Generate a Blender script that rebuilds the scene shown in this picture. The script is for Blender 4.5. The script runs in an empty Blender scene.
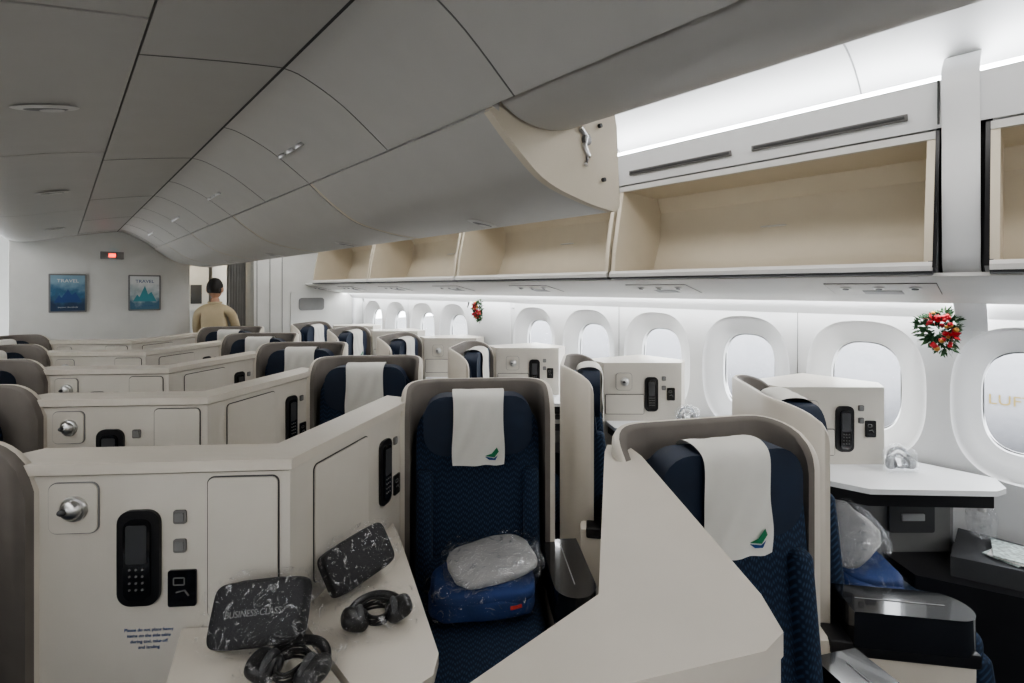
import bpy, bmesh, math, random
from mathutils import Vector, Matrix, noise
random.seed(7)
S=bpy.context.scene
COL=S.collection
# ---------------------------------------------------------------- materials
MATS={}
def mat(name,col,rough=.5,metal=0,var=.06,vscale=8,bump=0,bscale=200,emit=None,estr=0,spec=None,coat=0):
    if name in MATS: return MATS[name]
    m=bpy.data.materials.new(name); m.use_nodes=True
    nt=m.node_tree; b=nt.nodes['Principled BSDF']
    b.inputs['Roughness'].default_value=rough; b.inputs['Metallic'].default_value=metal
    if spec is not None: b.inputs['Specular IOR Level'].default_value=spec
    if coat: b.inputs['Coat Weight'].default_value=coat
    tc=nt.nodes.new('ShaderNodeTexCoord')
    n=nt.nodes.new('ShaderNodeTexNoise'); n.inputs['Scale'].default_value=vscale; n.inputs['Detail'].default_value=3
    nt.links.new(tc.outputs['Object'],n.inputs['Vector'])
    r=nt.nodes.new('ShaderNodeValToRGB')
    c1=[max(0,c*(1-var)) for c in col]; c2=[min(1,c*(1+var)) for c in col]
    r.color_ramp.elements[0].position=.3; r.color_ramp.elements[1].position=.7
    r.color_ramp.elements[0].color=(*c1,1); r.color_ramp.elements[1].color=(*c2,1)
    nt.links.new(n.outputs['Fac'],r.inputs['Fac']); nt.links.new(r.outputs['Color'],b.inputs['Base Color'])
    if bump:
        n2=nt.nodes.new('ShaderNodeTexNoise'); n2.inputs['Scale'].default_value=bscale
        nt.links.new(tc.outputs['Object'],n2.inputs['Vector'])
        bp=nt.nodes.new('ShaderNodeBump'); bp.inputs['Strength'].default_value=bump; bp.inputs['Distance'].default_value=.002
        nt.links.new(n2.outputs['Fac'],bp.inputs['Height']); nt.links.new(bp.outputs['Normal'],b.inputs['Normal'])
    if emit:
        b.inputs['Emission Color'].default_value=(*emit,1); b.inputs['Emission Strength'].default_value=estr
    MATS[name]=m; return m
CREAM=mat('shell_cream',(.60,.56,.495),.42,var=.02)
PANEL=mat('console_panel',(.585,.555,.50),.45,var=.02)
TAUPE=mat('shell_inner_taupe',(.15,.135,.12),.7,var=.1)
WALLW=mat('sidewall_white',(.75,.755,.76),.4,var=.015)
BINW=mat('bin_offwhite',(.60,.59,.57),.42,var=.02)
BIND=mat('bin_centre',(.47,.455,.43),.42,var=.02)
BEIGE=mat('bin_interior_beige',(.62,.56,.455),.6,var=.02)
CEIL=mat('ceiling_panel',(.72,.72,.72),.5,var=.02)
BLACK=mat('black_plastic',(.012,.012,.014),.3,var=.2)
BLACKG=mat('black_gloss',(.01,.011,.014),.12,var=.2,coat=.5)
DGREY=mat('dark_grey_plastic',(.05,.052,.056),.45)
GREY=mat('grey_plastic',(.20,.20,.20),.4)
SEAM=mat('seam_dark',(.05,.05,.05),.7)
SEAML=mat('seam_grey',(.16,.155,.15),.7)
STEEL=mat('brushed_metal',(.6,.6,.6),.28,metal=1,var=.05)
WHITE=mat('cover_cloth_white',(.68,.67,.63),.85,bump=.15,bscale=60,var=.03)
GREEN=mat('logo_green',(.02,.22,.10),.6)
BLUEL=mat('logo_blue',(.02,.07,.22),.6)
CARPET=mat('carpet_blue_grey',(.035,.042,.055),.95,bump=.5,bscale=200,var=.35,vscale=60)
LEDM=mat('led_strip',(1,1,1),.5,emit=(.95,.975,1),estr=15)
LEDS=mat('led_strip_sidewall',(1,1,1),.5,emit=(.97,.985,1),estr=22)
SKIN=mat('skin',(.42,.25,.17),.55)
HAIR=mat('hair_black',(.012,.010,.009),.6,bump=.8,bscale=100)
SHIRT=mat('shirt_beige',(.48,.40,.27),.8,bump=.3,bscale=40)
TROUS=mat('trousers_dark',(.03,.03,.035),.8)
MATTE=mat('label_white',(.72,.72,.70),.6)
PAPER=mat('paper_print',(.45,.52,.50),.5,var=.5,vscale=60)
def fabric():
    m=bpy.data.materials.new('seat_fabric_navy'); m.use_nodes=True; nt=m.node_tree; b=nt.nodes['Principled BSDF']
    b.inputs['Roughness'].default_value=.85
    tc=nt.nodes.new('ShaderNodeTexCoord')
    sep=nt.nodes.new('ShaderNodeSeparateXYZ'); nt.links.new(tc.outputs['Object'],sep.inputs[0])
    def M(op,a,bv=None,c=None):
        n=nt.nodes.new('ShaderNodeMath'); n.operation=op
        for i,v in enumerate((a,bv,c)):
            if v is None: continue
            if isinstance(v,(int,float)): n.inputs[i].default_value=v
            else: nt.links.new(v,n.inputs[i])
        return n.outputs[0]
    tri=M('PINGPONG',sep.outputs[0],.022)
    s=M('ADD',M('ADD',sep.outputs[2],sep.outputs[1]),tri)
    w=M('SINE',M('MULTIPLY',s,260))
    w2=M('SINE',M('MULTIPLY',sep.outputs[0],420))
    f=M('MULTIPLY_ADD',M('MULTIPLY',w,w2),.5,.5)
    r=nt.nodes.new('ShaderNodeValToRGB'); r.color_ramp.elements[0].color=(.006,.016,.039,1); r.color_ramp.elements[1].color=(.022,.050,.105,1)
    r.color_ramp.elements[0].position=.5; r.color_ramp.elements[1].position=.88
    nt.links.new(f,r.inputs[0]); nt.links.new(r.outputs[0],b.inputs['Base Color'])
    return m
NAVY=fabric()
NAVY2=mat('headrest_leather_navy',(.007,.017,.042),.6,var=.15)
BLUEB=mat('blanket_blue',(.025,.055,.18),.8,bump=.5,bscale=30,var=.2)
PILLOW=mat('pillow_grey_white',(.42,.42,.42),.8,bump=.3,bscale=30)
def plastic(name,lo,hi,scale=22,rough=.1,p0=.55,p1=.72):
    m=bpy.data.materials.new(name); m.use_nodes=True; nt=m.node_tree; nt.nodes.clear()
    o=nt.nodes.new('ShaderNodeOutputMaterial'); t=nt.nodes.new('ShaderNodeBsdfTransparent'); g=nt.nodes.new('ShaderNodeBsdfGlossy')
    g.inputs['Color'].default_value=(.85,.87,.9,1); g.inputs['Roughness'].default_value=rough
    mx=nt.nodes.new('ShaderNodeMixShader'); tc=nt.nodes.new('ShaderNodeTexCoord')
    n=nt.nodes.new('ShaderNodeTexNoise'); n.inputs['Scale'].default_value=scale; n.inputs['Detail'].default_value=5; n.inputs['Distortion'].default_value=2
    nt.links.new(tc.outputs['Object'],n.inputs['Vector'])
    r=nt.nodes.new('ShaderNodeValToRGB'); r.color_ramp.elements[0].position=p0; r.color_ramp.elements[1].position=p1
    r.color_ramp.elements[0].color=(lo,)*3+(1,); r.color_ramp.elements[1].color=(hi,)*3+(1,)
    bp=nt.nodes.new('ShaderNodeBump'); bp.inputs['Strength'].default_value=1; bp.inputs['Distance'].default_value=.02
    nt.links.new(n.outputs['Fac'],bp.inputs['Height'])
    if hi>.1: nt.links.new(bp.outputs['Normal'],g.inputs['Normal'])
    nt.links.new(n.outputs['Fac'],r.inputs[0]); nt.links.new(r.outputs[0],mx.inputs[0])
    nt.links.new(t.outputs[0],mx.inputs[1]); nt.links.new(g.outputs[0],mx.inputs[2]); nt.links.new(mx.outputs[0],o.inputs[0])
    return m
WRAP=plastic('clear_wrap',.015,.45,30,.06,.58,.68)
WRAP2=plastic('clear_wrap_thick',.12,.55)
PANE=plastic('window_pane',.03,.05)
def poster_mat(name,c0,c1,c2):
    m=bpy.data.materials.new(name); m.use_nodes=True; nt=m.node_tree; b=nt.nodes['Principled BSDF']; b.inputs['Roughness'].default_value=.3
    tc=nt.nodes.new('ShaderNodeTexCoord'); n=nt.nodes.new('ShaderNodeTexNoise'); n.inputs['Scale'].default_value=9; n.inputs['Detail'].default_value=5
    nt.links.new(tc.outputs['Object'],n.inputs['Vector'])
    sp=nt.nodes.new('ShaderNodeSeparateXYZ'); nt.links.new(tc.outputs['Object'],sp.inputs[0])
    a=nt.nodes.new('ShaderNodeMath'); a.operation='MULTIPLY_ADD'; a.inputs[1].default_value=2.4; nt.links.new(sp.outputs[2],a.inputs[0]); nt.links.new(n.outputs['Fac'],a.inputs[2])
    r=nt.nodes.new('ShaderNodeValToRGB'); r.color_ramp.elements[0].color=(*c0,1); r.color_ramp.elements[1].color=(*c2,1)
    e=r.color_ramp.elements.new(.5); e.color=(*c1,1); r.color_ramp.elements[0].position=.2; r.color_ramp.elements[2].position=.8
    nt.links.new(a.outputs[0],r.inputs[0]); nt.links.new(r.outputs[0],b.inputs['Base Color']); return m
# ---------------------------------------------------------------- mesh helpers
def fin(bm,name,mats,sharp=35):
    bmesh.ops.recalc_face_normals(bm,faces=bm.faces[:])
    me=bpy.data.meshes.new(name); bm.to_mesh(me); bm.free()
    for m in (mats if isinstance(mats,(list,tuple)) else [mats]): me.materials.append(m)
    for p in me.polygons: p.use_smooth=True
    me.set_sharp_from_angle(angle=math.radians(sharp))
    return me
CACHE={}
def ob(name,me,parent=None,loc=(0,0,0),rot=(0,0,0),sc=(1,1,1)):
    o=bpy.data.objects.new(name,me); COL.objects.link(o)
    o.location=loc; o.rotation_euler=rot; o.scale=sc
    if parent: o.parent=parent
    return o
def empty(name,loc=(0,0,0),rotz=0,sc=(1,1,1),parent=None):
    o=ob(name,None,parent,loc,(0,0,rotz),sc); o.empty_display_size=.1; return o
def bev(bm,w,seg=2,ang=30):
    if w<=0: return
    es=[e for e in bm.edges if len(e.link_faces)==2 and e.calc_face_angle(0)>math.radians(ang)]
    if es: bmesh.ops.bevel(bm,geom=es,offset=w,segments=seg,profile=.5,affect='EDGES',clamp_overlap=True)
def boxm(sx,sy,sz,m,b=.004,seg=2):
    k=('box',round(sx,4),round(sy,4),round(sz,4),m.name,b,seg)
    if k in CACHE: return CACHE[k]
    bm=bmesh.new(); bmesh.ops.create_cube(bm,size=1,matrix=Matrix.Diagonal((sx,sy,sz,1)))
    bev(bm,b,seg); CACHE[k]=fin(bm,'box_'+m.name,m); return CACHE[k]
def box(name,x0,x1,y0,y1,z0,z1,m,parent=None,b=.004,rot=(0,0,0),seg=2):
    return ob(name,boxm(abs(x1-x0),abs(y1-y0),abs(z1-z0),m,b,seg),parent,((x0+x1)/2,(y0+y1)/2,(z0+z1)/2),rot)
def prism(name,pts,z0,z1,m,parent=None,b=.01,seg=3,loc=(0,0,0)):
    bm=bmesh.new()
    lo=[bm.verts.new((x,y,z0)) for x,y in pts]; hi=[bm.verts.new((x,y,z1)) for x,y in pts]; n=len(pts)
    bm.faces.new(lo[::-1]); bm.faces.new(hi)
    for i in range(n): bm.faces.new((lo[i],lo[(i+1)%n],hi[(i+1)%n],hi[i]))
    bev(bm,b,seg,25)
    return ob(name,fin(bm,name,m),parent,loc)
def yprism(name,pts,y0,y1,m,parent=None,b=0,seg=2):
    bm=bmesh.new()
    lo=[bm.verts.new((x,y0,z)) for x,z in pts]; hi=[bm.verts.new((x,y1,z)) for x,z in pts]; n=len(pts)
    bm.faces.new(lo); bm.faces.new(hi[::-1])
    for i in range(n): bm.faces.new((lo[i],lo[(i+1)%n],hi[(i+1)%n],hi[i]))
    bev(bm,b,seg,40)
    return ob(name,fin(bm,name,m),parent)
def ystrip(name,pts,y0,y1,m,parent=None,t=.0,sharp=50):
    n=len(pts); out=[]
    for i,(x,z) in enumerate(pts):
        a=Vector(pts[max(0,i-1)]); c=Vector(pts[min(n-1,i+1)]); d=(c-a).normalized(); nn=Vector((-d.y,d.x)); out.append((x+nn.x*t,z+nn.y*t))
    loop=list(pts)+out[::-1]
    bm=bmesh.new()
    A=[bm.verts.new((x,y0,z)) for x,z in loop]; B=[bm.verts.new((x,y1,z)) for x,z in loop]; L=len(loop)
    for i in range(L): bm.faces.new((A[i],A[(i+1)%L],B[(i+1)%L],B[i]))
    for i in range(n-1):
        bm.faces.new((A[i],A[i+1],A[L-2-i],A[L-1-i])); bm.faces.new((B[i],B[i+1],B[L-2-i],B[L-1-i]))
    return ob(name,fin(bm,name,m,sharp),parent)
def smoothpts(pts,n=6):
    P=[Vector(p) for p in pts]; out=[]
    for i in range(len(P)-1):
        p0=P[max(0,i-1)];p1=P[i];p2=P[i+1];p3=P[min(len(P)-1,i+2)]
        for k in range(n):
            t=k/n
            out.append(tuple(.5*((2*p1)+(-p0+p2)*t+(2*p0-5*p1+4*p2-p3)*t*t+(-p0+3*p1-3*p2+p3)*t**3)))
    out.append(tuple(P[-1])); return out
def rrect(w,h,r,n=6):
    pts=[]
    for cx,cz,a0 in ((w/2-r,h/2-r,0),(-w/2+r,h/2-r,90),(-w/2+r,-h/2+r,180),(w/2-r,-h/2+r,270)):
        for i in range(n+1):
            a=math.radians(a0+90*i/n); pts.append((cx+r*math.cos(a),cz+r*math.sin(a)))
    return pts
def rplate(w,h,d,r,m,b=.004,seg=2):
    k=('rp',round(w,4),round(h,4),round(d,4),round(r,4),m.name,b,seg)
    if k in CACHE: return CACHE[k]
    bm=bmesh.new(); pts=rrect(w,h,r)
    A=[bm.verts.new((x,-d/2,z)) for x,z in pts]; B=[bm.verts.new((x,d/2,z)) for x,z in pts]; n=len(pts)
    bm.faces.new(A); bm.faces.new(B[::-1])
    for i in range(n): bm.faces.new((A[i],B[i],B[(i+1)%n],A[(i+1)%n]))
    bev(bm,b,seg,50); CACHE[k]=fin(bm,'plate_'+m.name,m); return CACHE[k]
def ringplate(w,h,r,t,d,m):
    k=('ring',round(w,4),round(h,4),r,t,d,m.name)
    if k in CACHE: return CACHE[k]
    bm=bmesh.new(); o=rrect(w,h,r); i_=rrect(w-2*t,h-2*t,max(.001,r-t)); n=len(o)
    Ao=[bm.verts.new((x,-d/2,z)) for x,z in o]; Ai=[bm.verts.new((x,-d/2,z)) for x,z in i_]
    Bo=[bm.verts.new((x,d/2,z)) for x,z in o]; Bi=[bm.verts.new((x,d/2,z)) for x,z in i_]
    for j in range(n):
        q=(j+1)%n
        bm.faces.new((Ao[j],Ao[q],Ai[q],Ai[j])); bm.faces.new((Ao[j],Bo[j],Bo[q],Ao[q])); bm.faces.new((Ai[j],Ai[q],Bi[q],Bi[j])); bm.faces.new((Bo[j],Bi[j],Bi[q],Bo[q]))
    CACHE[k]=fin(bm,'ring',m); return CACHE[k]
def sell(rx,ry,rz,m,e1=.4,e2=.4,nu=32,nv=18,amp=0,fr=6,seed=0):
    k=('sell',rx,ry,rz,m.name,e1,e2,nu,nv,amp,fr,seed)
    if k in CACHE: return CACHE[k]
    def sp(v,e): return math.copysign(abs(v)**e,v)
    bm=bmesh.new(); rows=[]
    for j in range(1,nv):
        v=-math.pi/2+math.pi*j/nv; row=[]
        for i in range(nu):
            u=2*math.pi*i/nu
            p=Vector((rx*sp(math.cos(v),e1)*sp(math.cos(u),e2),ry*sp(math.cos(v),e1)*sp(math.sin(u),e2),rz*sp(math.sin(v),e1)))
            if amp:
                q=Vector((p.x,p.y,p.z))*fr+Vector((seed,seed*2,0)); p+=noise.noise_vector(q)*amp+noise.noise_vector(q*2.7)*amp*.5
            row.append(bm.verts.new(p))
        rows.append(row)
    b=bm.verts.new((0,0,-rz)); t=bm.verts.new((0,0,rz))
    for j in range(len(rows)-1):
        for i in range(nu): bm.faces.new((rows[j][i],rows[j][(i+1)%nu],rows[j+1][(i+1)%nu],rows[j+1][i]))
    for i in range(nu):
        bm.faces.new((b,rows[0][(i+1)%nu],rows[0][i])); bm.faces.new((t,rows[-1][i],rows[-1][(i+1)%nu]))
    CACHE[k]=fin(bm,'soft_'+m.name,m,60 if amp==0 else 80); return CACHE[k]
def cyl(r1,r2,d,m,seg=24,b=.0):
    k=('cyl',r1,r2,d,m.name,seg,b)
    if k in CACHE: return CACHE[k]
    bm=bmesh.new(); bmesh.ops.create_cone(bm,segments=seg,radius1=r1,radius2=r2,depth=d,cap_ends=True)
    bev(bm,b,2,50); CACHE[k]=fin(bm,'cyl_'+m.name,m); return CACHE[k]
def tube(pts,r,m,seg=8,closed=False):
    bm=bmesh.new(); P=[Vector(p) for p in pts]; n=len(P); rings=[]
    for i,p in enumerate(P):
        a=P[(i-1)%n] if closed else P[max(0,i-1)]; c=P[(i+1)%n] if closed else P[min(n-1,i+1)]
        d=(c-a).normalized(); up=Vector((0,0,1)) if abs(d.z)<.9 else Vector((1,0,0)); s=d.cross(up).normalized(); t=s.cross(d)
        rings.append([bm.verts.new(p+r*(math.cos(2*math.pi*k/seg)*s+math.sin(2*math.pi*k/seg)*t)) for k in range(seg)])
    for i in range(n if closed else n-1):
        A=rings[i];B=rings[(i+1)%n]
        for k in range(seg): bm.faces.new((A[k],A[(k+1)%seg],B[(k+1)%seg],B[k]))
    if not closed: bm.faces.new(rings[0]); bm.faces.new(rings[-1])
    return fin(bm,'tube',m,60)
def text(name,s,size,m,parent,loc,rot,align='CENTER'):
    c=bpy.data.curves.new(name,'FONT'); c.body=s; c.size=size; c.align_x=align; c.align_y='CENTER'; c.extrude=.0004; c.materials.append(m)
    o=bpy.data.objects.new(name,c); COL.objects.link(o); o.location=loc; o.rotation_euler=rot
    if parent:o.parent=parent
    return o
R=math.radians
XC=.47       # cabin centreline
XW=3.11      # sidewall
YB=7.0       # front bulkhead
Y0=-2.6
XWL=2*XC-XW
# ---------------------------------------------------------------- floor, shell
box('floor',XWL-.2,XW+.2,Y0,9.6,-.05,0,CARPET,b=0)
# ---------------------------------------------------------------- sidewall with window funnels
def superell(a,b,n,e=.75):
    out=[]
    for i in range(n):
        t=2*math.pi*i/n; c,s=math.cos(t),math.sin(t)
        out.append((a*math.copysign(abs(c)**e,c),b*math.copysign(abs(s)**e,s)))
    return out
ZC=1.17
def sidewall(name,xw,sgn,ys,y0,y1):
    bm=bmesh.new(); N=64; hw=.305; hz=.385
    cells=sorted(ys)
    def quad(a,b,c,d): bm.faces.new([bm.verts.new(p) for p in (a,b,c,d)])
    zlo,zhi=ZC-hz,ZC+hz
    for yc in cells:
        out=superell(.262,.355,N); rect=[]
        for (py,pz) in out:
            k=min(hw/abs(py) if abs(py)>1e-6 else 1e9, hz/abs(pz) if abs(pz)>1e-6 else 1e9); rect.append((py*k,pz*k))
        for cy,cz in ((hw,hz),(-hw,hz),(-hw,-hz),(hw,-hz)):
            i=min(range(N),key=lambda i:(rect[i][0]-cy)**2+(rect[i][1]-cz)**2); rect[i]=(cy,cz)
        rings=[]
        for pts,dx in ((rect,0),(out,0),(superell(.256,.349,N),.012),(superell(.245,.335,N),.018),(superell(.20,.285,N,.72),.05),(superell(.165,.248,N,.7),.078),(superell(.158,.24,N,.7),.082),(superell(.150,.232,N,.7),.12)):
            rings.append([bm.verts.new((xw+sgn*dx,yc+py,ZC+pz)) for py,pz in pts])
        for a in range(len(rings)-1):
            for i in range(N): bm.faces.new((rings[a][i],rings[a][(i+1)%N],rings[a+1][(i+1)%N],rings[a+1][i]))
    pos=[]; c=y0
    for yc in cells:
        if yc-hw>c+1e-3: pos.append((c,yc-hw))
        c=yc+hw
    if y1>c: pos.append((c,y1))
    for a,b in pos: quad((xw,a,zlo),(xw,b,zlo),(xw,b,zhi),(xw,a,zhi))
    low=[(xw,zlo),(xw-sgn*.0,.6),(xw-sgn*.03,.3),(xw-sgn*.09,0)]
    for i in range(3): quad((low[i][0],y0,low[i][1]),(low[i][0],y1,low[i][1]),(low[i+1][0],y1,low[i+1][1]),(low[i+1][0],y0,low[i+1][1]))
    up=[(xw,zhi),(xw-sgn*.02,1.585),(xw-sgn*.06,1.63),(xw-sgn*.07,1.70)]
    for i in range(3): quad((up[i][0],y0,up[i][1]),(up[i][0],y1,up[i][1]),(up[i+1][0],y1,up[i+1][1]),(up[i+1][0],y0,up[i+1][1]))
    bmesh.ops.remove_doubles(bm,verts=bm.verts[:],dist=.0008)
    return ob(name,fin(bm,name,WALLW,40))
WY=[.584+.61*n for n in (-4,-3,-2,-1,0,1,2,3,4,6,7,8,9)]
sidewall('wall_right',XW,1,WY,Y0,6.9)
sidewall('wall_left',XWL,-1,WY,Y0,6.9)
# blank plug panel where no window is fitted
box('trim_plug_panel',XW-.004,XW+.004,3.325,3.945,.80,1.575,WALLW,b=.002)
box('trim_plug_corner',XW-.003,XW+.003,3.275,3.335,1.512,1.57,WALLW,b=0)
for side,xw,sg in (('r',XW,1),('l',XWL,-1)):
    for i,y in enumerate(WY):
        w=empty('window_%d'%(i+1+(0 if sg>0 else 20)),(xw+sg*.11,y,ZC))
        ob('pane',rplate(.31,.475,.004,.13,PANE,0),w,(0,0,0),(0,0,R(90)))
        ob('gasket',ringplate(.32,.485,.14,.012,.010,GREY),w,(-sg*.004,0,0),(0,0,R(90)))
    for i,y in enumerate(WY[::2]):
        box('trim_joint.%03d'%i,xw-sg*.001-.001,xw-sg*.001+.001,y+.304,y+.307,.3,1.57,GREY,b=0)
box('wall_back',XWL-.2,XW+.2,Y0-.05,Y0,0,2.8,BINW,b=0)
# ---------------------------------------------------------------- ceiling
cp=smoothpts([(XC+.6,2.60),(1.5,2.68),(2.0,2.72),(2.4,2.70),(2.62,2.62),(2.75,2.5)],5)
ystrip('ceiling_right',cp,Y0,9.6,CEIL,t=.03)
cpl=[(2*XC-x,z) for x,z in cp]
ystrip('ceiling_left',cpl,Y0,9.6,CEIL,t=-.03)
box('ceiling',XC-.75,XC+.75,Y0,9.6,2.62,2.66,CEIL,b=0)
for i in range(7):
    y=-.8+1.3*i
    ystrip('trim_ceiling_joint.%03d'%i,[(x,z-.002) for x,z in cp],y,y+.006,GREY,t=.002)
for s,n in ((1,'right'),(-1,'left')):
    def mx(x): return x if s>0 else 2*XC-x
    ystrip('wall_%s_upper'%n,[(mx(3.04),1.69),(mx(3.06),2.0),(mx(2.95),2.35),(mx(2.75),2.55)],Y0,9.6,WALLW,t=-.03*s)
# ---------------------------------------------------------------- outboard bins
def outboard_bin(y0,y1,s=1,opened=True):
    def mx(x): return x if s>0 else 2*XC-x
    e=empty('overhead_bin',(mx(2.6),(y0+y1)/2,2.0))
    off=Matrix.Translation((-mx(2.6),-(y0+y1)/2,-2.0))
    parts=[]
    def P(o): parts.append(o); return o
    g=.012; a,b=y0+g,y1-g
    t=.025
    endp=[(2.405,1.80),(2.41,1.775),(2.98,1.705),(2.97,2.2),(2.90,2.30),(2.505,2.305),(2.47,2.15),(2.425,1.95)]
    for yy in (a,b-t): P(yprism('end_plate',[(mx(x),z) for x,z in endp],yy,yy+t,BEIGE,b=.005))
    P(yprism('bin_floor',[(mx(x),z) for x,z in ((2.41,1.775),(2.41,1.80),(2.97,1.735),(2.97,1.705))],a,b,BEIGE))
    P(yprism('bin_back',[(mx(x),z) for x,z in ((2.80,1.72),(2.97,1.72),(2.97,2.2),(2.94,2.2),(2.93,2.02))],a,b,BEIGE))
    P(yprism('bin_top',[(mx(x),z) for x,z in ((2.505,2.29),(2.505,2.31),(2.90,2.31),(2.97,2.2),(2.94,2.2),(2.89,2.29))],a,b,BEIGE))
    P(yprism('front_lip',[(mx(x),z) for x,z in ((2.385,1.765),(2.385,1.785),(2.40,1.80),(2.42,1.80),(2.42,1.765))],a,b,BINW,b=.004))
    P(yprism('upper_lip',[(mx(x),z) for x,z in ((2.495,2.285),(2.495,2.315),(2.52,2.315),(2.52,2.285))],a,b,BINW,b=.004))
    P(yprism('lip_dark_strip',[(mx(x),z) for x,z in ((2.40,1.755),(2.40,1.765),(2.5,1.765),(2.5,1.745))],a,b,DGREY))  # dark grey strip below the front lip
    P(ob('stop_pad',sell(.012,.07,.006,BINW,.8,.6,20,8),None,(mx(2.925),(a+b)/2,2.05)))
    if not opened:
        P(ystrip('bin_door',[(mx(x),z) for x,z in smoothpts([(2.40,1.78),(2.395,1.9),(2.42,2.1),(2.50,2.305)],4)],a,b,BINW,t=.01*s))
    for o in parts: o.parent=e; o.matrix_parent_inverse=off
    return e
edges=[.22,1.70,3.24,4.80,6.36]
for i in range(4): outboard_bin(edges[i],edges[i+1])
outboard_bin(-1.45,.09)
outboard_bin(-2.58,-1.46,1,False)
for a,b in ((-2.5,-1.0),(-1.0,.5),(.5,2.0),(2.0,3.5),(3.5,5.0),(5.0,6.36)): outboard_bin(a,b,-1,False)
for s,n in ((1,'right'),(-1,'left')):
    def mx(x): return x if s>0 else 2*XC-x
    T=lambda pts:[(mx(x),z) for x,z in pts]
    ystrip('trim_fascia_%s'%n,T([(2.50,2.325),(2.475,2.40),(2.465,2.50)]),Y0,6.7,WALLW,t=-.02*s)
    ystrip('trim_cove_%s'%n,T([(2.465,2.50),(2.52,2.515),(2.70,2.53)]),Y0,6.7,WALLW,t=-.008*s)
    yprism('led_strip_cove_%s'%n,T([(2.52,2.525),(2.57,2.53),(2.57,2.54),(2.52,2.535)]),Y0+.1,6.6,LEDM)
    ystrip('trim_psu_%s'%n,T([(2.44,1.745),(2.48,1.725),(2.70,1.675),(2.94,1.63),(2.97,1.65)]),Y0,6.9,BINW,t=.015*s)
    ystrip('led_strip_sidewall_%s'%n,T([(2.975,1.655),(3.035,1.66)]),Y0+.1,6.7,LEDS,t=.006*s)
for i,e in enumerate(edges[:4]+[-1.45]):
    L=(edges[i+1]-e) if i<4 else 1.5
    for f0,f1 in ((.07,.46),(.54,.93)):
        g=empty('air_grille',(2.475,e+L*(f0+f1)/2,2.385))
        box('slot',-.008,.006,-L*(f1-f0)/2,L*(f1-f0)/2,-.006,.006,SEAM,g,b=.002)
        box('slot_rim',-.004,.010,-L*(f1-f0)/2-.01,L*(f1-f0)/2+.01,-.013,.013,SEAML,g,b=.002)
    box('trim_fascia_seam.%03d'%i,2.458,2.47,e-.003,e+.003,2.33,2.5,SEAM,b=0)
yprism('trim_bin_gap_near',[(2.56,1.75),(2.60,1.75),(2.60,2.36),(2.56,2.36)],.075,.235,BLACK)
ystrip('trim_frame_cover',smoothpts([(3.09,1.50),(2.99,1.60),(2.80,1.68),(2.52,1.76),(2.49,1.9),(2.48,2.1),(2.48,2.3),(2.45,2.5),(2.55,2.60),(2.62,2.63)],4),.105,.212,WALLW,t=-.02)
for yy in (.232,.080):
    ystrip('trim_bin_gasket',[(2.40,1.78),(2.44,1.95),(2.48,2.15),(2.51,2.32)],yy-.012,yy+.012,BLACK,t=-.10)
def psu(x,y,z,ang):
    p=empty('passenger_service_unit',(x,y,z)); p.rotation_euler=(0,ang,0)
    box('gap',-.102,.102,-.192,.192,-.002,.004,SEAML,p,b=0)
    box('plate',-.10,.10,-.19,.19,-.004,.004,BINW,p,b=.002)
    for k,yy in enumerate((-.12,0,.12)):
        ob('reading_light_%d'%k,cyl(.022,.018,.008,STEEL,18,.002),p,(-.04,yy,-.007))
        ob('lens_%d'%k,cyl(.012,.012,.004,BLACK,14),p,(-.04,yy,-.012))
    box('speaker',.02,.09,-.07,.07,-.006,-.003,GREY,p,b=.001)
for k in range(-1,7): psu(2.60,.42+1.04*k,1.697,R(12.5))
# ---------------------------------------------------------------- centre bins
CB=[.93,2.15,3.45,4.78,6.1,6.95]
def latch(par,loc,rot=(0,0,0)):
    h=empty('latch',loc,parent=par); h.rotation_euler=rot
    ob('escutcheon',sell(.075,.027,.006,BINW,1,.9,28,8),h,(0,0,0))
    ob('recess',sell(.050,.016,.004,GREY,1,.9,24,8),h,(0,0,-.004))
    ob('paddle',sell(.028,.011,.004,BINW,.8,.8,20,8),h,(.012,0,-.007))
spR=smoothpts([(XC+.004,2.335),(XC+.06,2.325),(XC+.18,2.27),(XC+.33,2.165)],4)
spL=smoothpts([(XC-.004,2.335),(XC-.06,2.325),(XC-.18,2.300),(XC-.33,2.265)],4)
for s,pr in ((1,spR),(-1,spL)):
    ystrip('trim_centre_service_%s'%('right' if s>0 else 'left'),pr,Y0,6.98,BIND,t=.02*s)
    yy=-2.5; k=0
    while yy<6.9:
        if s>0 or k%2==0: ystrip('trim_service_seam',[(x,z-.0012) for x,z in pr],yy,yy+.004,SEAML,t=.002*s)
        yy+=.62 if k%2 else .7; k+=1
for y in (1.9,3.2,4.5,5.9):
    for q in range(3): ob('service_light',cyl(.022,.017,.014,STEEL,16,.002),None,(XC+.20,y+.10*q,2.25),(0,R(-35),0))
box('trim_centre_gap',XC-.008,XC+.008,Y0,6.98,2.335,2.36,SEAM,b=0)
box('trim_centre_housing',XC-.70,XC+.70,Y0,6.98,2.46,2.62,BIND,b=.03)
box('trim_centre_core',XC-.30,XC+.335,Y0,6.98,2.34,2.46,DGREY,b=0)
yprism('bucket_light_baffle',[(.795,2.17),(.83,2.16),(.84,2.46),(.80,2.46)],.93,6.98,BIND)  # added to block cove light showing between service strip and buckets
bk=smoothpts([(.80,2.155),(.90,2.075),(1.02,2.005),(1.20,1.968),(1.345,1.955)],5)
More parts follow.
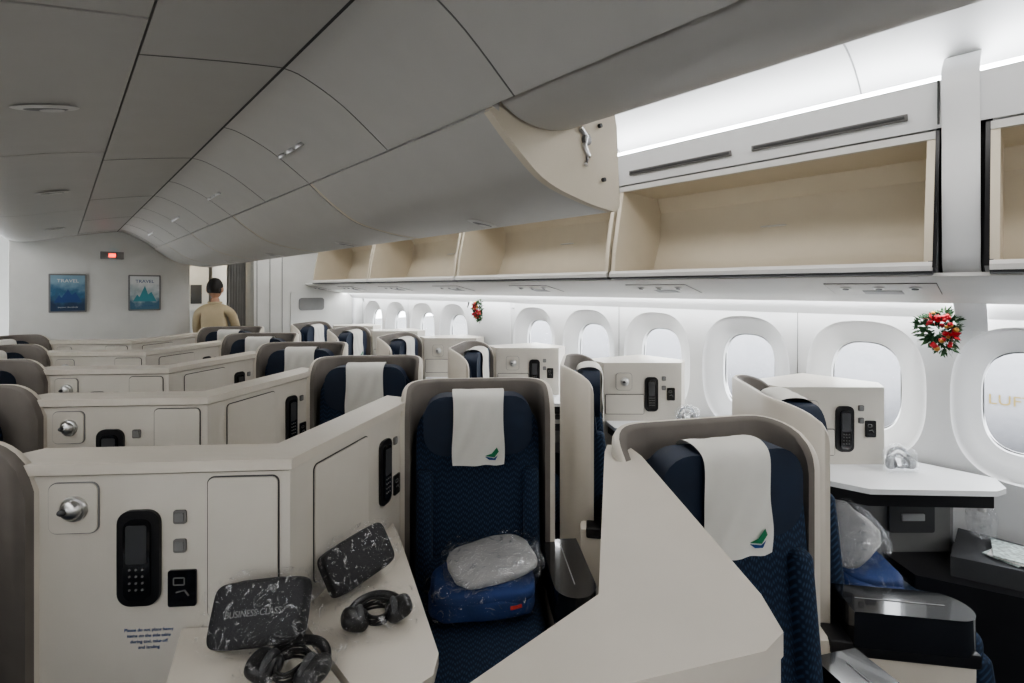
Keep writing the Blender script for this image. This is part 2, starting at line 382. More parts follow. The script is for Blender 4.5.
for i in range(5):
    a,b=CB[i]+.006,CB[i+1]-.006
    e=empty('centre_overhead_bin',(1.1,(a+b)/2,2.1))
    off=Matrix.Translation((-1.1,-(a+b)/2,-2.1)); ps=[]
    ps.append(ystrip('bucket_bottom',bk+[(1.372,1.965),(1.375,1.985)],a,b,BIND,t=.02))
    ps.append(ystrip('bucket_front',[(1.375,1.985),(1.37,2.15),(1.355,2.24)],a,b,BIND,t=.018))
    endp=[(x,z-.001) for x,z in bk]+[(1.374,1.968),(1.376,1.99),(1.36,2.24),(1.34,2.30),(.86,2.285),(.83,2.2)]
    for yy,y2 in (((a-.005,a+.02),) if i==0 else ())+((b-.02,b-.001),): ps.append(yprism('end_plate',endp,yy,y2,BEIGE,b=0))
    for o in ps: o.parent=e; o.matrix_parent_inverse=off
    latch(e,(.14,-.05,-.140),(0,R(6),0))
    if i==0:
        ya=a-(a+b)/2-.010
        ob('pivot_disc',cyl(.022,.022,.012,STEEL,20,.002),e,(-.02,ya,.115),(R(90),0,0))
        ob('pivot_cap',cyl(.012,.012,.02,GREY,16,.002),e,(-.02,ya,.115),(R(90),0,0))
        ob('damper_arm',tube([(.06,ya,.09),(.09,ya,.07),(.08,ya,.04),(.10,ya,.01),(.085,ya,-.02)],.008,STEEL),e)
        ob('damper_end',cyl(.018,.018,.014,GREY,18,.002),e,(.09,ya,.06),(R(90),0,0))
        ob('screw_1',cyl(.007,.007,.01,DGREY,12),e,(.16,ya,.12),(R(90),0,0))
        ob('screw_2',cyl(.007,.007,.01,DGREY,12),e,(.18,ya,-.05),(R(90),0,0))
closed=smoothpts([(XC+.335,2.185),(XC+.42,2.150),(XC+.53,2.145),(XC+.64,2.175),(XC+.72,2.225),(XC+.79,2.30),(XC+.82,2.38),(XC+.80,2.47)],5)
closedL=smoothpts([(XC-.335,2.263),(XC-.5,2.225),(XC-.65,2.185),(XC-.80,2.17),(XC-.90,2.22),(XC-.94,2.32),(XC-.92,2.47)],5)
def closed_bin(a,b,s,lt=True):
    e=empty('centre_overhead_bin',(XC+s*.55,(a+b)/2,2.2))
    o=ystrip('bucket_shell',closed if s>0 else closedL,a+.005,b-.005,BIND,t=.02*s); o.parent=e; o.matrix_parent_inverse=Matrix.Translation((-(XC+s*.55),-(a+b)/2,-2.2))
    if not lt: return e
    if s>0: latch(e,(-.02,0,-.058))
    else: latch(e,(.05,0,.018),(0,R(-13),0))
    return e
for a,b in ((-2.5,-1.3),(-1.3,-.17),(-.17,.92)): closed_bin(a,b,1,a<-1)
ystrip('trim_bin_edge_roll',[(XC+.80+.035*math.cos(t),2.335+.035*math.sin(t)) for t in [2*math.pi*i/16 for i in range(17)]],-2.5,.90,BINW,t=.001)
for a,b in ((-2.5,-1.3),(-1.3,-.05),(-.05,1.25),(1.25,2.6),(2.6,4.6),(4.6,6.95)): closed_bin(a,b,-1)
# ---------------------------------------------------------------- front monuments / galley
W1=mat('bulkhead_offwhite',(.62,.62,.60),.5,var=.02)
box('wall_front_centre',-.38,1.16,YB,YB+.9,0,2.62,W1,b=.01)
box('wall_front_right',1.80,XW+.1,6.72,6.80,0,2.62,W1,b=.01)
box('wall_front_right_side',1.80,1.84,6.80,9.5,0,2.62,W1,b=0)
box('wall_front_left',XWL-.1,-.98,6.72,6.8,0,2.62,W1,b=.01)
box('wall_galley_end',XWL,XW,9.5,9.55,0,2.62,W1,b=0)
for x in (1.835,1.99,2.14):
    box('trim_closet_seam',x,x+.006,6.712,6.722,.1,2.2,GREY,b=0)
c=empty('closet_door',(2.62,6.71,1.2)); ob('door_leaf',rplate(.75,1.5,.02,.03,W1),c,(0,0,-.3)); ob('door_window',rplate(.34,.17,.02,.04,GREY),c,(-.1,-.012,.28)); ob('handle',rplate(.1,.03,.02,.01,STEEL),c,(-.3,-.015,-.1))
pm1=poster_mat('poster_print_blue',(.01,.04,.10),(.03,.13,.24),(.22,.36,.46))
pm2=poster_mat('poster_print_light',(.05,.14,.22),(.42,.48,.50),(.66,.68,.68))
for q,(x,pm) in enumerate(((.062,pm1),(.717,pm2))):
    p=empty('wall_poster',(x,YB-.012,1.645)); ob('frame',rplate(.30,.41,.02,.01,GREY),p); ob('print',rplate(.27,.38,.006,.004,pm),p,(0,-.011,0))
    ink=MATTE if q==0 else BLUEL
    text('headline','TRAVEL',.05,ink,p,(0,-.016,.13),(R(90),0,0)); text('subline','discover the islands',.02,ink,p,(0,-.016,-.15),(R(90),0,0))
    bm=bmesh.new(); pts=[(-.11,-.10),(-.07,-.02),(-.05,-.05),(0,.04 if q==0 else .08),(.03,-.02),(.06,.01),(.11,-.10)]
    bm.faces.new([bm.verts.new((a_,-.0148,b_)) for a_,b_ in pts]); ob('mountain_silhouette',fin(bm,'sil',BLUEL if q==0 else mat('poster_teal',(.05,.25,.30),.5)),p)
ex=empty('exit_sign',(.42,6.9,2.06)); box('housing',-.10,.10,-.02,.02,-.04,.04,GREY,ex); EM=mat('exit_red',(.8,.05,.03),.5,emit=(1,.06,.03),estr=4); box('lamp',-.03,.03,-.026,-.018,-.02,.02,EM,ex)
g=empty('galley_unit',(1.25,8.6,0)); box('counter',-.06,.5,.2,.85,0,.95,GREY,g); box('upper_cabinet',-.06,.5,.4,.85,1.35,2.2,W1,g)
for k in range(3): box('cart_door_%d'%k,-.04+.18*k,.12+.18*k,.19,.2,.05,.9,STEEL,g)
box('oven',.0,.2,.38,.4,1.45,1.8,BLACKG,g); box('coffee_maker',.25,.4,.38,.4,1.45,1.75,DGREY,g)
WARM=mat('galley_light',(1,1,1),.5,emit=(1,.82,.55),estr=5)
box('galley_ceiling_light',1.25,1.7,7.6,8.6,2.4,2.43,WARM,b=0)
bm=bmesh.new(); n=60; top=[];bot=[]
for i in range(n+1):
    t=i/n; x=1.56+.22*t; y=6.98+.03*math.sin(t*math.pi*14)
    top.append(bm.verts.new((x,y,2.25))); bot.append(bm.verts.new((x-.02,y,.1)))
for i in range(n): bm.faces.new((top[i],top[i+1],bot[i+1],bot[i]))
ob('aisle_curtain',fin(bm,'curtain',mat('curtain_grey',(.42,.42,.41),.9),80))
# ---------------------------------------------------------------- seat template
def shell_mesh(wl,wr,key):
    if key in CACHE: return CACHE[key]
    h=.285; r=.11; th=.042; path=[]
    yb=.05
    for i in range(7): path.append((-h,-wl+(yb-r+wl)*i/6))
    for i in range(1,8):
        a=math.radians(180-90*i/8); path.append((-h+r+r*math.cos(a),yb-r+r*math.sin(a)))
    for i in range(0,5): path.append((-h+r+(2*h-2*r)*i/4,yb))
    for i in range(1,8):
        a=math.radians(90-90*i/8); path.append((h-r+r*math.cos(a),yb-r+r*math.sin(a)))
    for i in range(7): path.append((h,yb-r-(yb-r+wr)*i/6))
    n=len(path); P=[Vector(p) for p in path]; cum=[0]
    for i in range(1,n): cum.append(cum[-1]+(P[i]-P[i-1]).length)
    tot=cum[-1]
    def ztop(s):
        d=min(s,tot-s); R_=.17
        if d>=R_: return 1.28
        k=1-d/R_; return 1.28-.13*(1-math.sqrt(max(0,1-k*k)))
    bm=bmesh.new(); rows=[]; mids=[]
    for i,p in enumerate(P):
        d=(P[min(n-1,i+1)]-P[max(0,i-1)]).normalized(); nn=Vector((-d.y,d.x))
        z=ztop(cum[i]); q=p+nn*th
        m1=p+nn*.005; m2=p+nn*(th-.007); mm=p+nn*th*.5
        col=[]
        for (pt,zz) in ((p,.10),(p,.7),(p,z-.012),(m1,z-.007),(mm,z),(m2,z),(q,z-.010),(q,.7),(q,.10)):
            col.append(bm.verts.new((pt.x,pt.y,zz)))
        rows.append(col); mids.append(mm)
    for i in range(n-1):
        for k in range(8):
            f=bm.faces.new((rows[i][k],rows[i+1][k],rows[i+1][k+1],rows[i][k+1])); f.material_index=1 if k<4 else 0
    for rr,mm in ((rows[0],mids[0]),(rows[-1],mids[-1])):
        mb=bm.verts.new((mm.x,mm.y,.10))
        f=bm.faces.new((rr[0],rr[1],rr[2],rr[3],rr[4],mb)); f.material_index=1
        bm.faces.new((mb,rr[4],rr[5],rr[6],rr[7],rr[8]))
    CACHE[key]=fin(bm,'seat_shell',[CREAM,TAUPE],50); return CACHE[key]
def cover_mesh():
    if 'cover' in CACHE: return CACHE['cover']
    bm=bmesh.new(); prof=smoothpts([(.005,1.17),(-.004,1.235),(-.045,1.256),(-.108,1.254),(-.140,1.215),(-.144,1.10),(-.145,1.02),(-.148,.955)],6); nx=14; w=.108
    G=[]
    for j,(y,z) in enumerate(prof):
        row=[]
        for i in range(nx+1):
            u=-w+2*w*i/nx; cur=.5*u*u
            row.append(bm.verts.new((u*(1-.03*math.sin(j*.3)),y+cur+.0025*math.sin(i*1.3+j*.5)-.003,z+.002*math.sin(i*.9)*(1 if j>38 else .2))))
        G.append(row)
    for j in range(len(G)-1):
        for i in range(nx): bm.faces.new((G[j][i],G[j][i+1],G[j+1][i+1],G[j+1][i]))
    CACHE['cover']=fin(bm,'cover',WHITE,80); return CACHE['cover']
def leaf_mesh():
    if 'leaf' in CACHE: return CACHE['leaf']
    bm=bmesh.new()
    for pts,mi in (([(-.028,-.005),(.0,.004),(.022,.03),(.03,.012),(.012,-.012)],0),([(-.028,-.008),(.010,-.016),(.026,-.004),(.016,-.024),(-.01,-.022)],1)):
        f=bm.faces.new([bm.verts.new((x,0,z)) for x,z in pts]); f.material_index=mi
    CACHE['leaf']=fin(bm,'leaf',[GREEN,BLUEL]); return CACHE['leaf']
def softbox(w,d,h,m,b,key):
    if key in CACHE: return CACHE[key]
    bm=bmesh.new(); bmesh.ops.create_cube(bm,size=1,matrix=Matrix.Diagonal((w,d,h,1))); bev(bm,b,5)
    CACHE[key]=fin(bm,key,m,60); return CACHE[key]
def arm_mesh():
    if 'arm' in CACHE: return CACHE['arm']
    pts=[]
    w,l=.078,.18
    for i in range(13):
        a=math.radians(180+180*i/12); pts.append((w*math.cos(a),-l+.04+w*1.0*math.sin(a)))
    pts+=[(w,l),(-w,l)]
    bm=bmesh.new(); lo=[bm.verts.new((x,y,-.06)) for x,y in pts]; hi=[bm.verts.new((x,y,.06)) for x,y in pts]; n=len(pts)
    bm.faces.new(lo[::-1]); bm.faces.new(hi)
    for i in range(n): bm.faces.new((lo[i],lo[(i+1)%n],hi[(i+1)%n],hi[i]))
    bev(bm,.018,4,40); CACHE['arm']=fin(bm,'arm',BLACKG,50); return CACHE['arm']
def seat(x,y,ang,mir=False,wl=.14,wr=.14):
    s=empty('business_class_seat',(x,y,0),R(ang),(-1 if mir else 1,1,1))
    ob('shell',shell_mesh(wl,wr,'shell%s%s'%(wl,wr)),s)
    ob('backrest',rplate(.525,.82,.10,.13,NAVY,.035,4),s,(0,-.070,.795),(R(-6),0,0))
    ob('side_bolster_left',softbox(.07,.10,.55,NAVY,.030,'bol'),s,(-.225,-.125,.66),(R(-6),0,0))
    ob('side_bolster_right',softbox(.07,.10,.55,NAVY,.030,'bol'),s,(.225,-.125,.66),(R(-6),0,0))
    ob('headrest',rplate(.46,.25,.095,.09,NAVY2,.038,4),s,(0,-.078,1.115))
    ob('headrest_cover',cover_mesh(),s)
    ob('logo',leaf_mesh(),s,(.055 if not mir else -.055,-.1515,1.0),(R(2),0,0),(-1 if mir else 1,1,1))
    ob('seat_cushion',softbox(.50,.52,.14,NAVY,.05,'cush'),s,(0,-.39,.40),(R(2),0,0))
    ob('lumbar_roll',softbox(.47,.12,.16,NAVY,.05,'lum'),s,(0,-.14,.50))
    ob('leg_rest',softbox(.47,.08,.26,NAVY,.03,'leg'),s,(0,-.655,.24),(R(-8),0,0))
    box('base',-.25,.26,-.60,.02,.02,.33,DGREY,s,b=.01)
    ob('armrest',arm_mesh(),s,(.345,-.30,.555))
    box('armrest_side',.28,.41,-.50,-.02,.06,.50,CREAM,s,b=.02)
    box('armrest_band',.272,.418,-.505,-.05,.455,.505,BLACK,s,b=.01)
    box('armrest_seam',.343,.347,-.44,-.16,.614,.6165,GREY,s,b=0)
    ob('belt_buckle',rplate(.05,.035,.012,.006,STEEL),s,(-.12,-.30,.482),(R(80),0,R(20)))
    ob('belt_strap',tube([(-.22,-.2,.47),(-.16,-.25,.485),(-.10,-.32,.482),(0,-.36,.48)],.006,DGREY),s)
    return s
seat(1.44,.66,-30,False,.10,.09)
for k in range(1,6): seat(1.37,.64+1.04*k,-38)
for k in range(5): seat(-.44,1.83+1.04*k,38,True,.24,.14)
for k in range(6): seat(2.20,.74+1.04*k,38,True,.14,.09)
for k in range(6): seat(2*XC-2.20,.74+1.04*k,-38,False,.14,.09)
# ---------------------------------------------------------------- consoles
def face_frame(par,p0,p1):
    a=math.atan2(p1[1]-p0[1],p1[0]-p0[0]); return empty('face',(p0[0],p0[1],0),a,parent=par)
def knob(f,x,z,s=1):
    ob('lamp_plate',rplate(.125*s,.135*s,.006,.02,PANEL,.002),f,(x,-.003,z)); ob('lamp_plate_seam',ringplate(.131*s,.141*s,.022,.003,.004,GREY),f,(x,-.001,z))
    ob('lamp_ring',cyl(.036*s,.033*s,.012,STEEL,28,.003),f,(x+.005,-.01,z),(R(90),0,0))
    ob('lamp_ball',sell(.027*s,.02*s,.027*s,STEEL,1,1,20,12),f,(x+.005,-.017,z))
    ob('lamp_stub',sell(.012*s,.012*s,.009*s,DGREY,1,1,14,10),f,(x-.004*s,-.034*s,z+.002))
def handset(f,x,z,w,h):
    ob('handset_bezel',rplate(w,h,.012,w*.32,BLACK,.004),f,(x,-.004,z))
    ob('handset',rplate(w*.62,h*.84,.014,w*.2,BLACKG,.005),f,(x,-.010,z-.002))
    ob('handset_screen',rplate(w*.48,h*.40,.004,.006,DGREY,0),f,(x,-.0175,z+h*.16))
    for r_ in range(4):
        for c_ in range(3): ob('key_%d_%d'%(r_,c_),cyl(.003,.003,.003,SEAML,8),f,(x+(c_-1)*w*.15,-.018,z-h*.10-r_*h*.07),(R(90),0,0))
def door(f,x0,x1,z0,z1,r=.02):
    w,h=x1-x0,z1-z0
    ob('door_seam',rplate(w,h,.004,r,SEAM,0),f,((x0+x1)/2,-.0,(z0+z1)/2)); ob('door_leaf',rplate(w-.008,h-.008,.008,r-.004,PANEL,.002),f,((x0+x1)/2,-.002,(z0+z1)/2))
def smallscreen(f,x,z,w=.075,h=.10):
    ob('info_screen',rplate(w,h,.006,.006,BLACKG,.001),f,(x,-.003,z))
    ob('icon_1',ringplate(w*.42,w*.3,.004,.003,.002,SEAML),f,(x-w*.1,-.0065,z+h*.2)); ob('icon_2',tube([(x-w*.2,-.007,z-h*.1),(x+w*.1,-.007,z-h*.05),(x+w*.25,-.007,z-h*.2)],.002,SEAML,6),f)
def button(f,x,z,s=.034):
    ob('button_frame',rplate(s,s*1.1,.006,.006,SEAML,.001),f,(x,-.002,z)); ob('button_cap',rplate(s*.7,s*.7,.006,.004,GREY,.001),f,(x,-.005,z))
ZT=1.22
def centre_console(dy,tables=True):
    c=empty('centre_console',(0,dy,0))
    A=(-.118,1.90);B=(.473,1.416);D=(1.05,1.785)
    prism('body',[A,B,D,(1.09,1.85),(1.06,1.93),(.49,1.56),(-.04,1.99),(-.10,1.97)],.05,ZT-.035,PANEL,c,.006)
    prism('top_rail',[(-.125,1.893),(.473,1.406),(1.058,1.778),(1.10,1.86),(1.065,1.945),(.49,1.575),(-.03,2.005),(-.11,1.98)],ZT-.03,ZT,CREAM,c,.010)
    fa=face_frame(c,A,B)
    knob(fa,.19,1.098); handset(fa,.362,.957,.112,.262); button(fa,.468,1.065); button(fa,.468,.985); smallscreen(fa,.475,.868); door(fa,.54,.735,.78,1.175)
    if dy<1.1:
        for q,tx in enumerate(('Please do not place heavy','items on the side table','during taxi, take-off','and landing')): text('label_line_%d'%q,tx,.0125,BLUEL,fa,(.385,-.0012,.755-.016*q),(R(90),0,0))
    fb=face_frame(c,B,D)
    door(fb,.10,.41,.80,1.165); handset(fb,.53,.985,.085,.25); button(fb,.615,1.08,.028); smallscreen(fb,.625,.90,.05,.08)
    if tables:
        zt=.76
        prism('table_right',[(.50,1.425),(.97,1.725),(.93,1.60),(.71,1.03),(.66,.98),(.53,.98),(.503,1.01)],zt-.03,zt,CREAM,c,.010)
        prism('table_left',[(.478,1.40),(.49,1.01),(.46,.97),(.12,.98),(.07,1.03),(.245,1.59)],zt-.03,zt,CREAM,c,.010)
        prism('table_edge_trim',[(.48,1.40),(.93,1.69),(.90,1.60),(.68,1.04),(.12,1.03),(.255,1.57)],zt-.07,zt-.031,DGREY,c,.006)
        prism('table_pedestal',[(.50,1.41),(.86,1.64),(.72,1.25),(.35,1.28),(.28,1.54)],.02,zt-.07,PANEL,c,.01)
    return c
for k in range(5): centre_console(1.04*k)
nl=empty('centre_console')
P_=[(1.10,.795),(.615,.455),(.36,.46),(.37,.415),(.47,.345),(.68,.232),(.735,.228),(.80,.28),(1.21,.745),(1.245,.80),(1.25,.84),(1.22,.87),(1.165,.84)]
prism('body',[(x*.985+.012,y*.985+.007) for x,y in P_],.05,ZT-.03,PANEL,nl,.006); prism('top_rail',P_,ZT-.034,ZT,CREAM,nl,.014,4)
def window_console(dy,s=1):
    c=empty('window_console',(0 if s>0 else 2*XC,dy,0),0,(s,1,1))
    A=(2.54,.80);B=(2.90,.455)
    prism('body',[A,B,(3.03,.50),(3.05,.85),(2.60,.98)],.05,ZT,PANEL,c,.012)
    f=face_frame(c,A,B)
    knob(f,.13,1.10,.8); handset(f,.305,1.02,.085,.22); button(f,.385,1.12,.026); button(f,.385,1.06,.026); smallscreen(f,.43,1.02,.05,.08); door(f,.01,.26,.89,1.02,.01)
    prism('side_table',[(2.46,.66),(2.50,.44),(2.86,.07),(2.93,.045),(3.05,.08),(3.06,.49),(2.90,.455),(2.55,.79)],.825,.848,WALLW,c,.008)
    prism('table_edge',[(2.47,.64),(2.51,.45),(2.87,.08),(3.04,.09),(3.04,.49),(2.56,.78)],.77,.824,BLACK,c,.01)
    prism('lower_body',[(2.56,.70),(2.62,.48),(2.90,.22),(3.04,.22),(3.04,.55),(2.75,.75)],.45,.77,GREY,c,.01)
    prism('footwell',[(2.56,.30),(2.70,-.10),(3.03,-.10),(3.03,.45),(2.7,.45)],.03,.52,BLACK,c,.02)
    prism('footwell_top',[(2.66,.20),(2.74,-.06),(3.0,-.06),(3.0,.2)],.52,.60,DGREY,c,.015)
    ob('drawer_front',rplate(.20,.12,.01,.01,DGREY),c,(2.74,.335,.68),(0,0,R(-43)))
    ob('drawer_label',rplate(.10,.03,.012,.003,STEEL),c,(2.737,.330,.69),(0,0,R(-43)))
    return c
for k in range(6): window_console(1.04*k); window_console(1.04*k,-1)
# ---------------------------------------------------------------- loose items
def headphones(loc,rotz,sc=1.0,tilt=0,wrap=WRAP,m=BLACK,m2=DGREY):
    e=empty('headphones',loc,rotz); e.rotation_euler=(tilt,0,rotz); e.scale=(sc,)*3
    band=[(.075*math.cos(a),.085*math.sin(a)+.01,.025) for a in [math.pi*i/18 for i in range(19)]]
    ob('headband',tube(band,.012,m,10),e)
    for sx in (-1,1):
        ob('ear_cup',sell(.024,.040,.040,m,.7,.8,20,12),e,(sx*.062,-.005,.03),(0,R(70*sx),0))
        ob('ear_pad',tube([(sx*.048,.028*math.cos(t),.022+.022*math.sin(t)) for t in [2*math.pi*i/16 for i in range(16)]],.010,m2,8,True),e,(0,-.005,.01))
    cord=[(.04*math.cos(a)*(1+.15*math.sin(3*a)),.01+.045*math.sin(a)*(1+.1*math.cos(2.3*a)),.012+.004*(a/4)) for a in [i*.35 for i in range(90)]]
    ob('cord',tube(cord,.0035,m,6),e)
    ob('plastic_wrap',sell(.115,.115,.042,wrap,.6,.7,44,20,.012,18,3),e,(0,.01,.03))
    return e
def pouch(loc,rot,txt=True,sc=1):
    e=empty('amenity_kit_pouch',loc); e.rotation_euler=rot; e.scale=(sc,)*3
    ob('pouch_body',sell(.125,.032,.075,mat('pouch_black',(.010,.010,.013),.55),.3,.3,44,20,.002,9),e)
    ob('zip',tube([(-.10,-.012,.069),(-.05,-.016,.074),(.05,-.016,.074),(.10,-.012,.069)],.003,DGREY,6),e)
    if txt: text('pouch_print','BUSINESS CLASS',.021,GREY,e,(0,-.036,.0),(R(90),0,0))
    ob('plastic_wrap',sell(.170,.042,.098,WRAP,.6,.5,60,26,.014,16,5),e)
    return e
pouch((.385,1.375,.845),(R(-32),R(-8),R(-46)))
pouch((.685,1.44,.845),(R(-32),R(-6),R(10)),False,.9)
headphones((.40,1.20,.765),R(-50),1.0)
headphones((.645,1.235,.765),R(-20),.95)
def bedding(x,y,z,rz,sc=1,up=False):
    e=empty('wrapped_blanket_and_pillow',(x,y,z),rz); e.scale=(sc,)*3
    ob('blanket',sell(.18,.13,.045,BLUEB,.45,.5,48,20,.010,9,1),e,(0,0,.045))
    ob('blanket_fold',sell(.175,.115,.025,BLUEB,.45,.5,40,16,.008,9,4),e,(.01,-.01,.078))
    pr=(R(5),R(-4),R(12)) if not up else (R(-50),R(-10),R(10)); pl=(.04,.03,.125) if not up else (.0,.05,.20)
    ob('pillow',sell(.155,.115,.026,PILLOW,.75,.6,48,20,.012,9,2),e,pl,pr)
    ob('blanket_wrap',sell(.20,.145,.055,WRAP,.5,.55,60,24,.016,15,8),e,(0,0,.05))
    ob('pillow_wrap',sell(.18,.135,.042,WRAP2,.5,.5,60,24,.020,15,9),e,pl,pr)
    ob('label_sticker',rplate(.04,.025,.002,.002,mat('sticker_red',(.5,.05,.04),.5),0),e,(.11,-.12,.06),(R(-20),0,R(15)))
    return e
bedding(1.20,1.45,.475,R(-38),1.12)
bedding(2.44,.48,.475,R(38),.95,True)
bedding(2.42,1.50,.475,R(38),.9,True)
LG=mat('device_grey',(.30,.31,.32),.35)
headphones((2.865,.405,.885),R(-43),.68,R(82),WRAP2,LG,GREY)
headphones((2.865,1.445,.885),R(-43),.68,R(82),WRAP2,LG,GREY)
e=empty('wrapped_water_bottle',(2.93,.12,.61)); ob('bottle',cyl(.032,.032,.11,WRAP2,20,.01),e,(0,0,.06)); ob('cap',cyl(.015,.015,.02,MATTE,16,.002),e,(0,0,.125)); ob('wrap',sell(.05,.05,.075,WRAP2,.6,.7,30,16,.01,20),e,(0,0,.075))
e=empty('safety_leaflets',(2.84,.03,.605)) 
for k in range(3): ob('leaflet_%d'%k,boxm(.18,.11,.004,PAPER if k%2==0 else MATTE,0),e,(0,0,.006*k),(0,0,R(-20+12*k)))
# ---------------------------------------------------------------- wreaths
def wreath(x,y,z,w,h,seed):
    rnd=random.Random(seed); bm=bmesh.new()
    def leaf(c,d,L,wd,mi):
        s=d.cross(Vector((rnd.uniform(-1,1),rnd.uniform(-1,1),rnd.uniform(-1,1)))).normalized()*wd
        v=[bm.verts.new(c),bm.verts.new(c+d*L*.5+s),bm.verts.new(c+d*L),bm.verts.new(c+d*L*.5-s)]
        f=bm.faces.new(v); f.material_index=mi
    for i in range(480):
        a=rnd.uniform(0,2*math.pi); r=math.sqrt(rnd.random())*.8*(1+.2*math.sin(3*a+1))
        c=Vector((-.02-.03*rnd.random(),r*w/2*math.cos(a),r*h/2*math.sin(a)))
        d=Vector((rnd.uniform(-.8,-.05),math.cos(a)+rnd.uniform(-.9,.9),math.sin(a)+rnd.uniform(-.9,.9))).normalized()
        leaf(c,d,rnd.uniform(.02,.045),.006,0 if rnd.random()<.8 else 3)
    for i in range(26):
        a=rnd.uniform(0,2*math.pi); r=math.sqrt(rnd.random())*.8
        c=Vector((-.06,r*w/2*math.cos(a),r*h/2*math.sin(a)))
        fs=len(bm.faces); bmesh.ops.create_icosphere(bm,subdivisions=2,radius=rnd.uniform(.008,.013),matrix=Matrix.Translation(c))
        bm.faces.ensure_lookup_table()
        for f in bm.faces[fs:]: f.material_index=1 if i%4 else 2
    for (cy,cz) in ((.02,.05),(-.05,-.02)):
        for i in range(6):
            a=2*math.pi*i/6+cy*9; c=Vector((-.062,cy,cz)); leaf(c,Vector((-.25,math.cos(a),math.sin(a))).normalized(),.038,.011,1)
    me=fin(bm,'wreath',[mat('pine_green',(.022,.075,.028),.7,var=.4),mat('berry_red',(.45,.015,.025),.4),mat('ornament_gold',(.45,.25,.08),.4,metal=.8),mat('pine_light',(.09,.17,.08),.7)],80)
    return ob('christmas_wreath',me,None,(x,y,z))
wreath(XW-.035,.27,1.50,.17,.22,3); wreath(XW-.035,3.72,1.48,.15,.22,5)
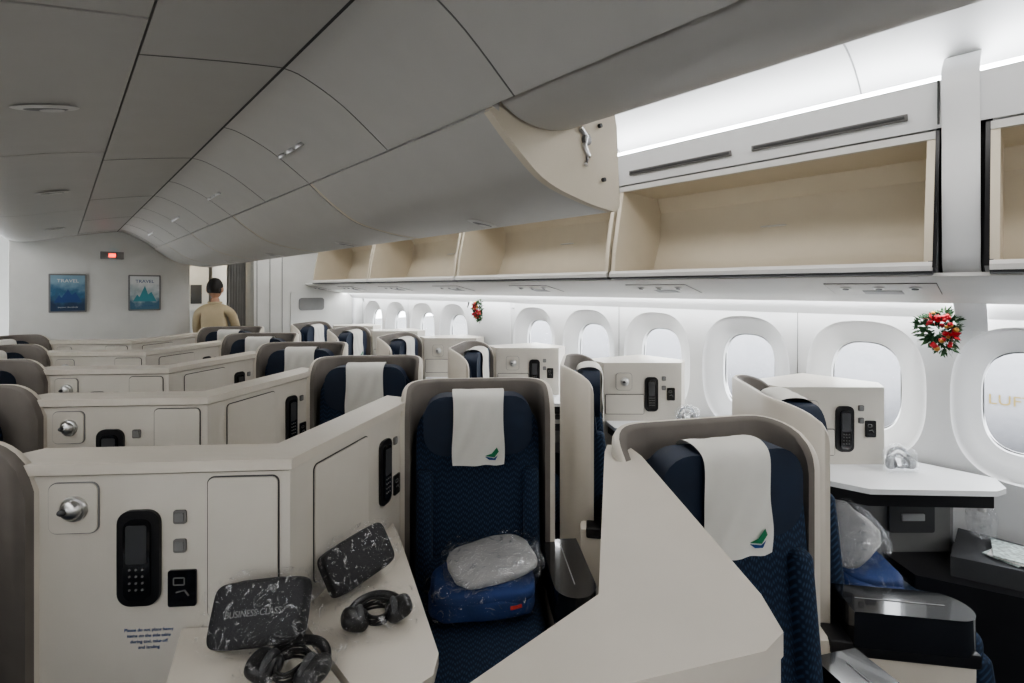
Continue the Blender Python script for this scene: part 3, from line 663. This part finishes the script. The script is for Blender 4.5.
# ---------------------------------------------------------------- man
def man(x,y,rot):
    e=empty('cabin_crew_man',(x,y,0),rot)
    def skin(name,V,E,rad,m,sub=2,root=0):
        me=bpy.data.meshes.new(name); me.from_pydata(V,E,[]); me.materials.append(m); o=ob(name,me,e)
        md=o.modifiers.new('s','SKIN'); 
        for i,r in enumerate(rad):
            me.skin_vertices[0].data[i].radius=(r if isinstance(r,tuple) else (r,r)); me.skin_vertices[0].data[i].use_root=(i==root)
        md.use_smooth_shade=True
        o.modifiers.new('b','SUBSURF').levels=sub; o.modifiers['b'].render_levels=sub
        return o
    V=[(0,0,.98),(0,0,1.12),(0,.01,1.28),(0,.01,1.42),(0,0,1.50),
       (.10,.01,1.45),(.175,.0,1.41),(.205,-.03,1.25),(.21,-.10,1.12),
       (-.10,.01,1.45),(-.175,.0,1.41),(-.205,-.05,1.26),(-.20,-.16,1.15)]
    E=[(0,1),(1,2),(2,3),(3,4),(3,5),(5,6),(6,7),(7,8),(3,9),(9,10),(10,11),(11,12)]
    skin('shirt',V,E,[(.155,.10),(.145,.10),(.16,.11),(.13,.10),(.06,.055),(.075,.075),(.058,.058),(.052,.052),(.046,.046),(.075,.075),(.058,.058),(.052,.052),(.046,.046)],SHIRT)
    V=[(0,0,.99),(0,0,.90),(.09,0,.82),(.10,-.01,.50),(.10,.02,.10),(-.09,0,.82),(-.10,-.01,.50),(-.10,.02,.10)]
    skin('trousers',V,[(0,1),(1,2),(2,3),(3,4),(1,5),(5,6),(6,7)],[(.15,.10),(.155,.115),(.09,.09),(.068,.068),(.055,.055),(.09,.09),(.068,.068),(.055,.055)],TROUS)
    V=[(.21,-.10,1.12),(.21,-.22,1.08),(.20,-.31,1.07),(.195,-.36,1.07)]
    skin('forearm_right',V,[(0,1),(1,2),(2,3)],[.040,.036,.027,.032],SKIN)
    V=[(-.20,-.16,1.15),(-.18,-.27,1.16),(-.15,-.34,1.18),(-.13,-.38,1.19)]
    skin('forearm_left',V,[(0,1),(1,2),(2,3)],[.040,.036,.027,.032],SKIN)
    for side,(hx,hy,hz) in ((1,(.195,-.37,1.07)),(-1,(-.13,-.39,1.19))):
        for i in range(4):
            dx=(i-1.5)*.017; L=[.065,.075,.07,.055][i]
            skin('finger_%s%d'%('r' if side>0 else 'l',i+1),[(hx+dx,hy,hz),(hx+dx,hy-L*.55,hz-.006),(hx+dx,hy-L*.85,hz-.024)],[(0,1),(1,2)],[.009,.008,.007],SKIN,1)
        skin('thumb_%s'%('r' if side>0 else 'l'),[(hx-side*.03,hy+.02,hz),(hx-side*.05,hy-.015,hz-.008),(hx-side*.05,hy-.04,hz-.014)],[(0,1),(1,2)],[.011,.009,.008],SKIN,1)
    skin('neck',[(0,0,1.46),(0,-.005,1.60)],[(0,1)],[.058,.055],SKIN,1)
    bm=bmesh.new(); bmesh.ops.create_uvsphere(bm,u_segments=32,v_segments=24,radius=1)
    for v in bm.verts:
        p=v.co.copy(); zz=p.z; k=1-.22*max(0,-zz)**1.5
        v.co=Vector((p.x*.078*k,p.y*.098*(1-.12*max(0,-zz))-.006*max(0,-zz),zz*.118))
        if p.y<-.85 and -.35<zz<.1 and abs(p.x)<.2: v.co.y-=.016*(1-abs(p.x)/.2)
        if p.y<-.6 and .0<zz<.25 and .2<abs(p.x)<.5: v.co.y+=.006
    ob('head',fin(bm,'head',SKIN,80),e,(0,-.012,1.69))
    for sx in (-1,1):
        ob('ear',sell(.012,.020,.032,SKIN,.8,.8,14,10),e,(sx*.080,.005,1.68),(0,0,R(20*sx))); ob('eye',sell(.012,.006,.006,MATTE,1,1,12,8),e,(sx*.03,-.098,1.705)); ob('iris',sell(.005,.004,.005,HAIR,1,1,10,8),e,(sx*.03,-.103,1.705)); ob('brow',sell(.018,.005,.004,HAIR,1,1,10,6),e,(sx*.03,-.102,1.727))
        ob('shoe',sell(.05,.13,.045,BLACK,.6,.7,20,12),e,(sx*.11,-.05,.047))
    ob('mouth',sell(.024,.005,.006,mat('lips',(.35,.12,.10),.5),1,1,12,8),e,(0,-.098,1.635))
    bm=bmesh.new(); bmesh.ops.create_uvsphere(bm,u_segments=32,v_segments=24,radius=1)
    dl=[]
    for v in bm.verts:
        p=v.co.copy()
        v.co=Vector((p.x*.086,p.y*.106,p.z*.122))+noise.noise_vector(p*5)*.003
        lim= .42 if p.y<-.2 else (-.02 if p.y<.2 else -.55)
        if p.z<lim: dl.append(v)
    bmesh.ops.delete(bm,geom=dl,context='VERTS'); bmesh.ops.solidify(bm,geom=bm.faces[:],thickness=.012)
    ob('hair',fin(bm,'hair',HAIR,80),e,(0,-.006,1.70))
    ob('collar',tube([(.065*math.cos(a),.0+.062*math.sin(a),1.525) for a in [2*math.pi*i/20 for i in range(20)]],.014,SHIRT,8,True),e)
    return e
man(1.345,6.60,R(150))
# ---------------------------------------------------------------- exterior
GR=mat('apron_concrete',(.14,.14,.14),.9,var=.15,vscale=.3)
box('airport_apron_ground',3.6,90,-60,90,-4.6,-4.5,GR,b=0)
f=empty('parked_aircraft',(22,0,-1.9)); ob('fuselage',cyl(1.9,1.9,30,mat('aircraft_white',(.18,.18,.19),.5),48),f,(0,6,0),(R(90),0,0))
text('livery_lettering','LUFT',.42,mat('livery_yellow',(.18,.13,.035),.5),f,(-1.92,.22,.30),(R(90),0,R(-90)))
# ---------------------------------------------------------------- lights
W=bpy.data.worlds.new('sky'); S.world=W; W.use_nodes=True; bg=W.node_tree.nodes['Background']
bg.inputs[0].default_value=(.92,.96,1,1); bg.inputs[1].default_value=9
def area(name,loc,rot,sx,sy,pw,col=(1,1,1)):
    l=bpy.data.lights.new(name,'AREA'); l.shape='RECTANGLE'; l.size=sx; l.size_y=sy; l.energy=pw; l.color=col
    o=bpy.data.objects.new(name,l); COL.objects.link(o); o.location=loc; o.rotation_euler=rot; return o
area('aisle_ceiling_light_right',(1.95,2.0,2.66),(0,0,0),.3,9,42,(1,.98,.95))
area('aisle_ceiling_light_left',(-1.0,2.0,2.66),(0,0,0),.3,9,38,(1,.97,.93))
area('rear_fill_light',(.5,-2.45,1.75),(R(90),0,0),2.6,.5,12,(1,.965,.92))  # added fill from behind the camera for the console faces, no lamp fitted there
# ---------------------------------------------------------------- camera
cd=bpy.data.cameras.new('camera'); cam=bpy.data.objects.new('camera',cd); COL.objects.link(cam); S.camera=cam
cam.location=(0,0,1.70); cam.rotation_euler=(R(90),0,-math.atan(452/480))
cd.sensor_width=36; cd.lens=480/1024*36; cd.shift_y=-53.5/1024; cd.clip_start=.02; cd.clip_end=300
S.view_settings.look='AgX - Medium High Contrast'
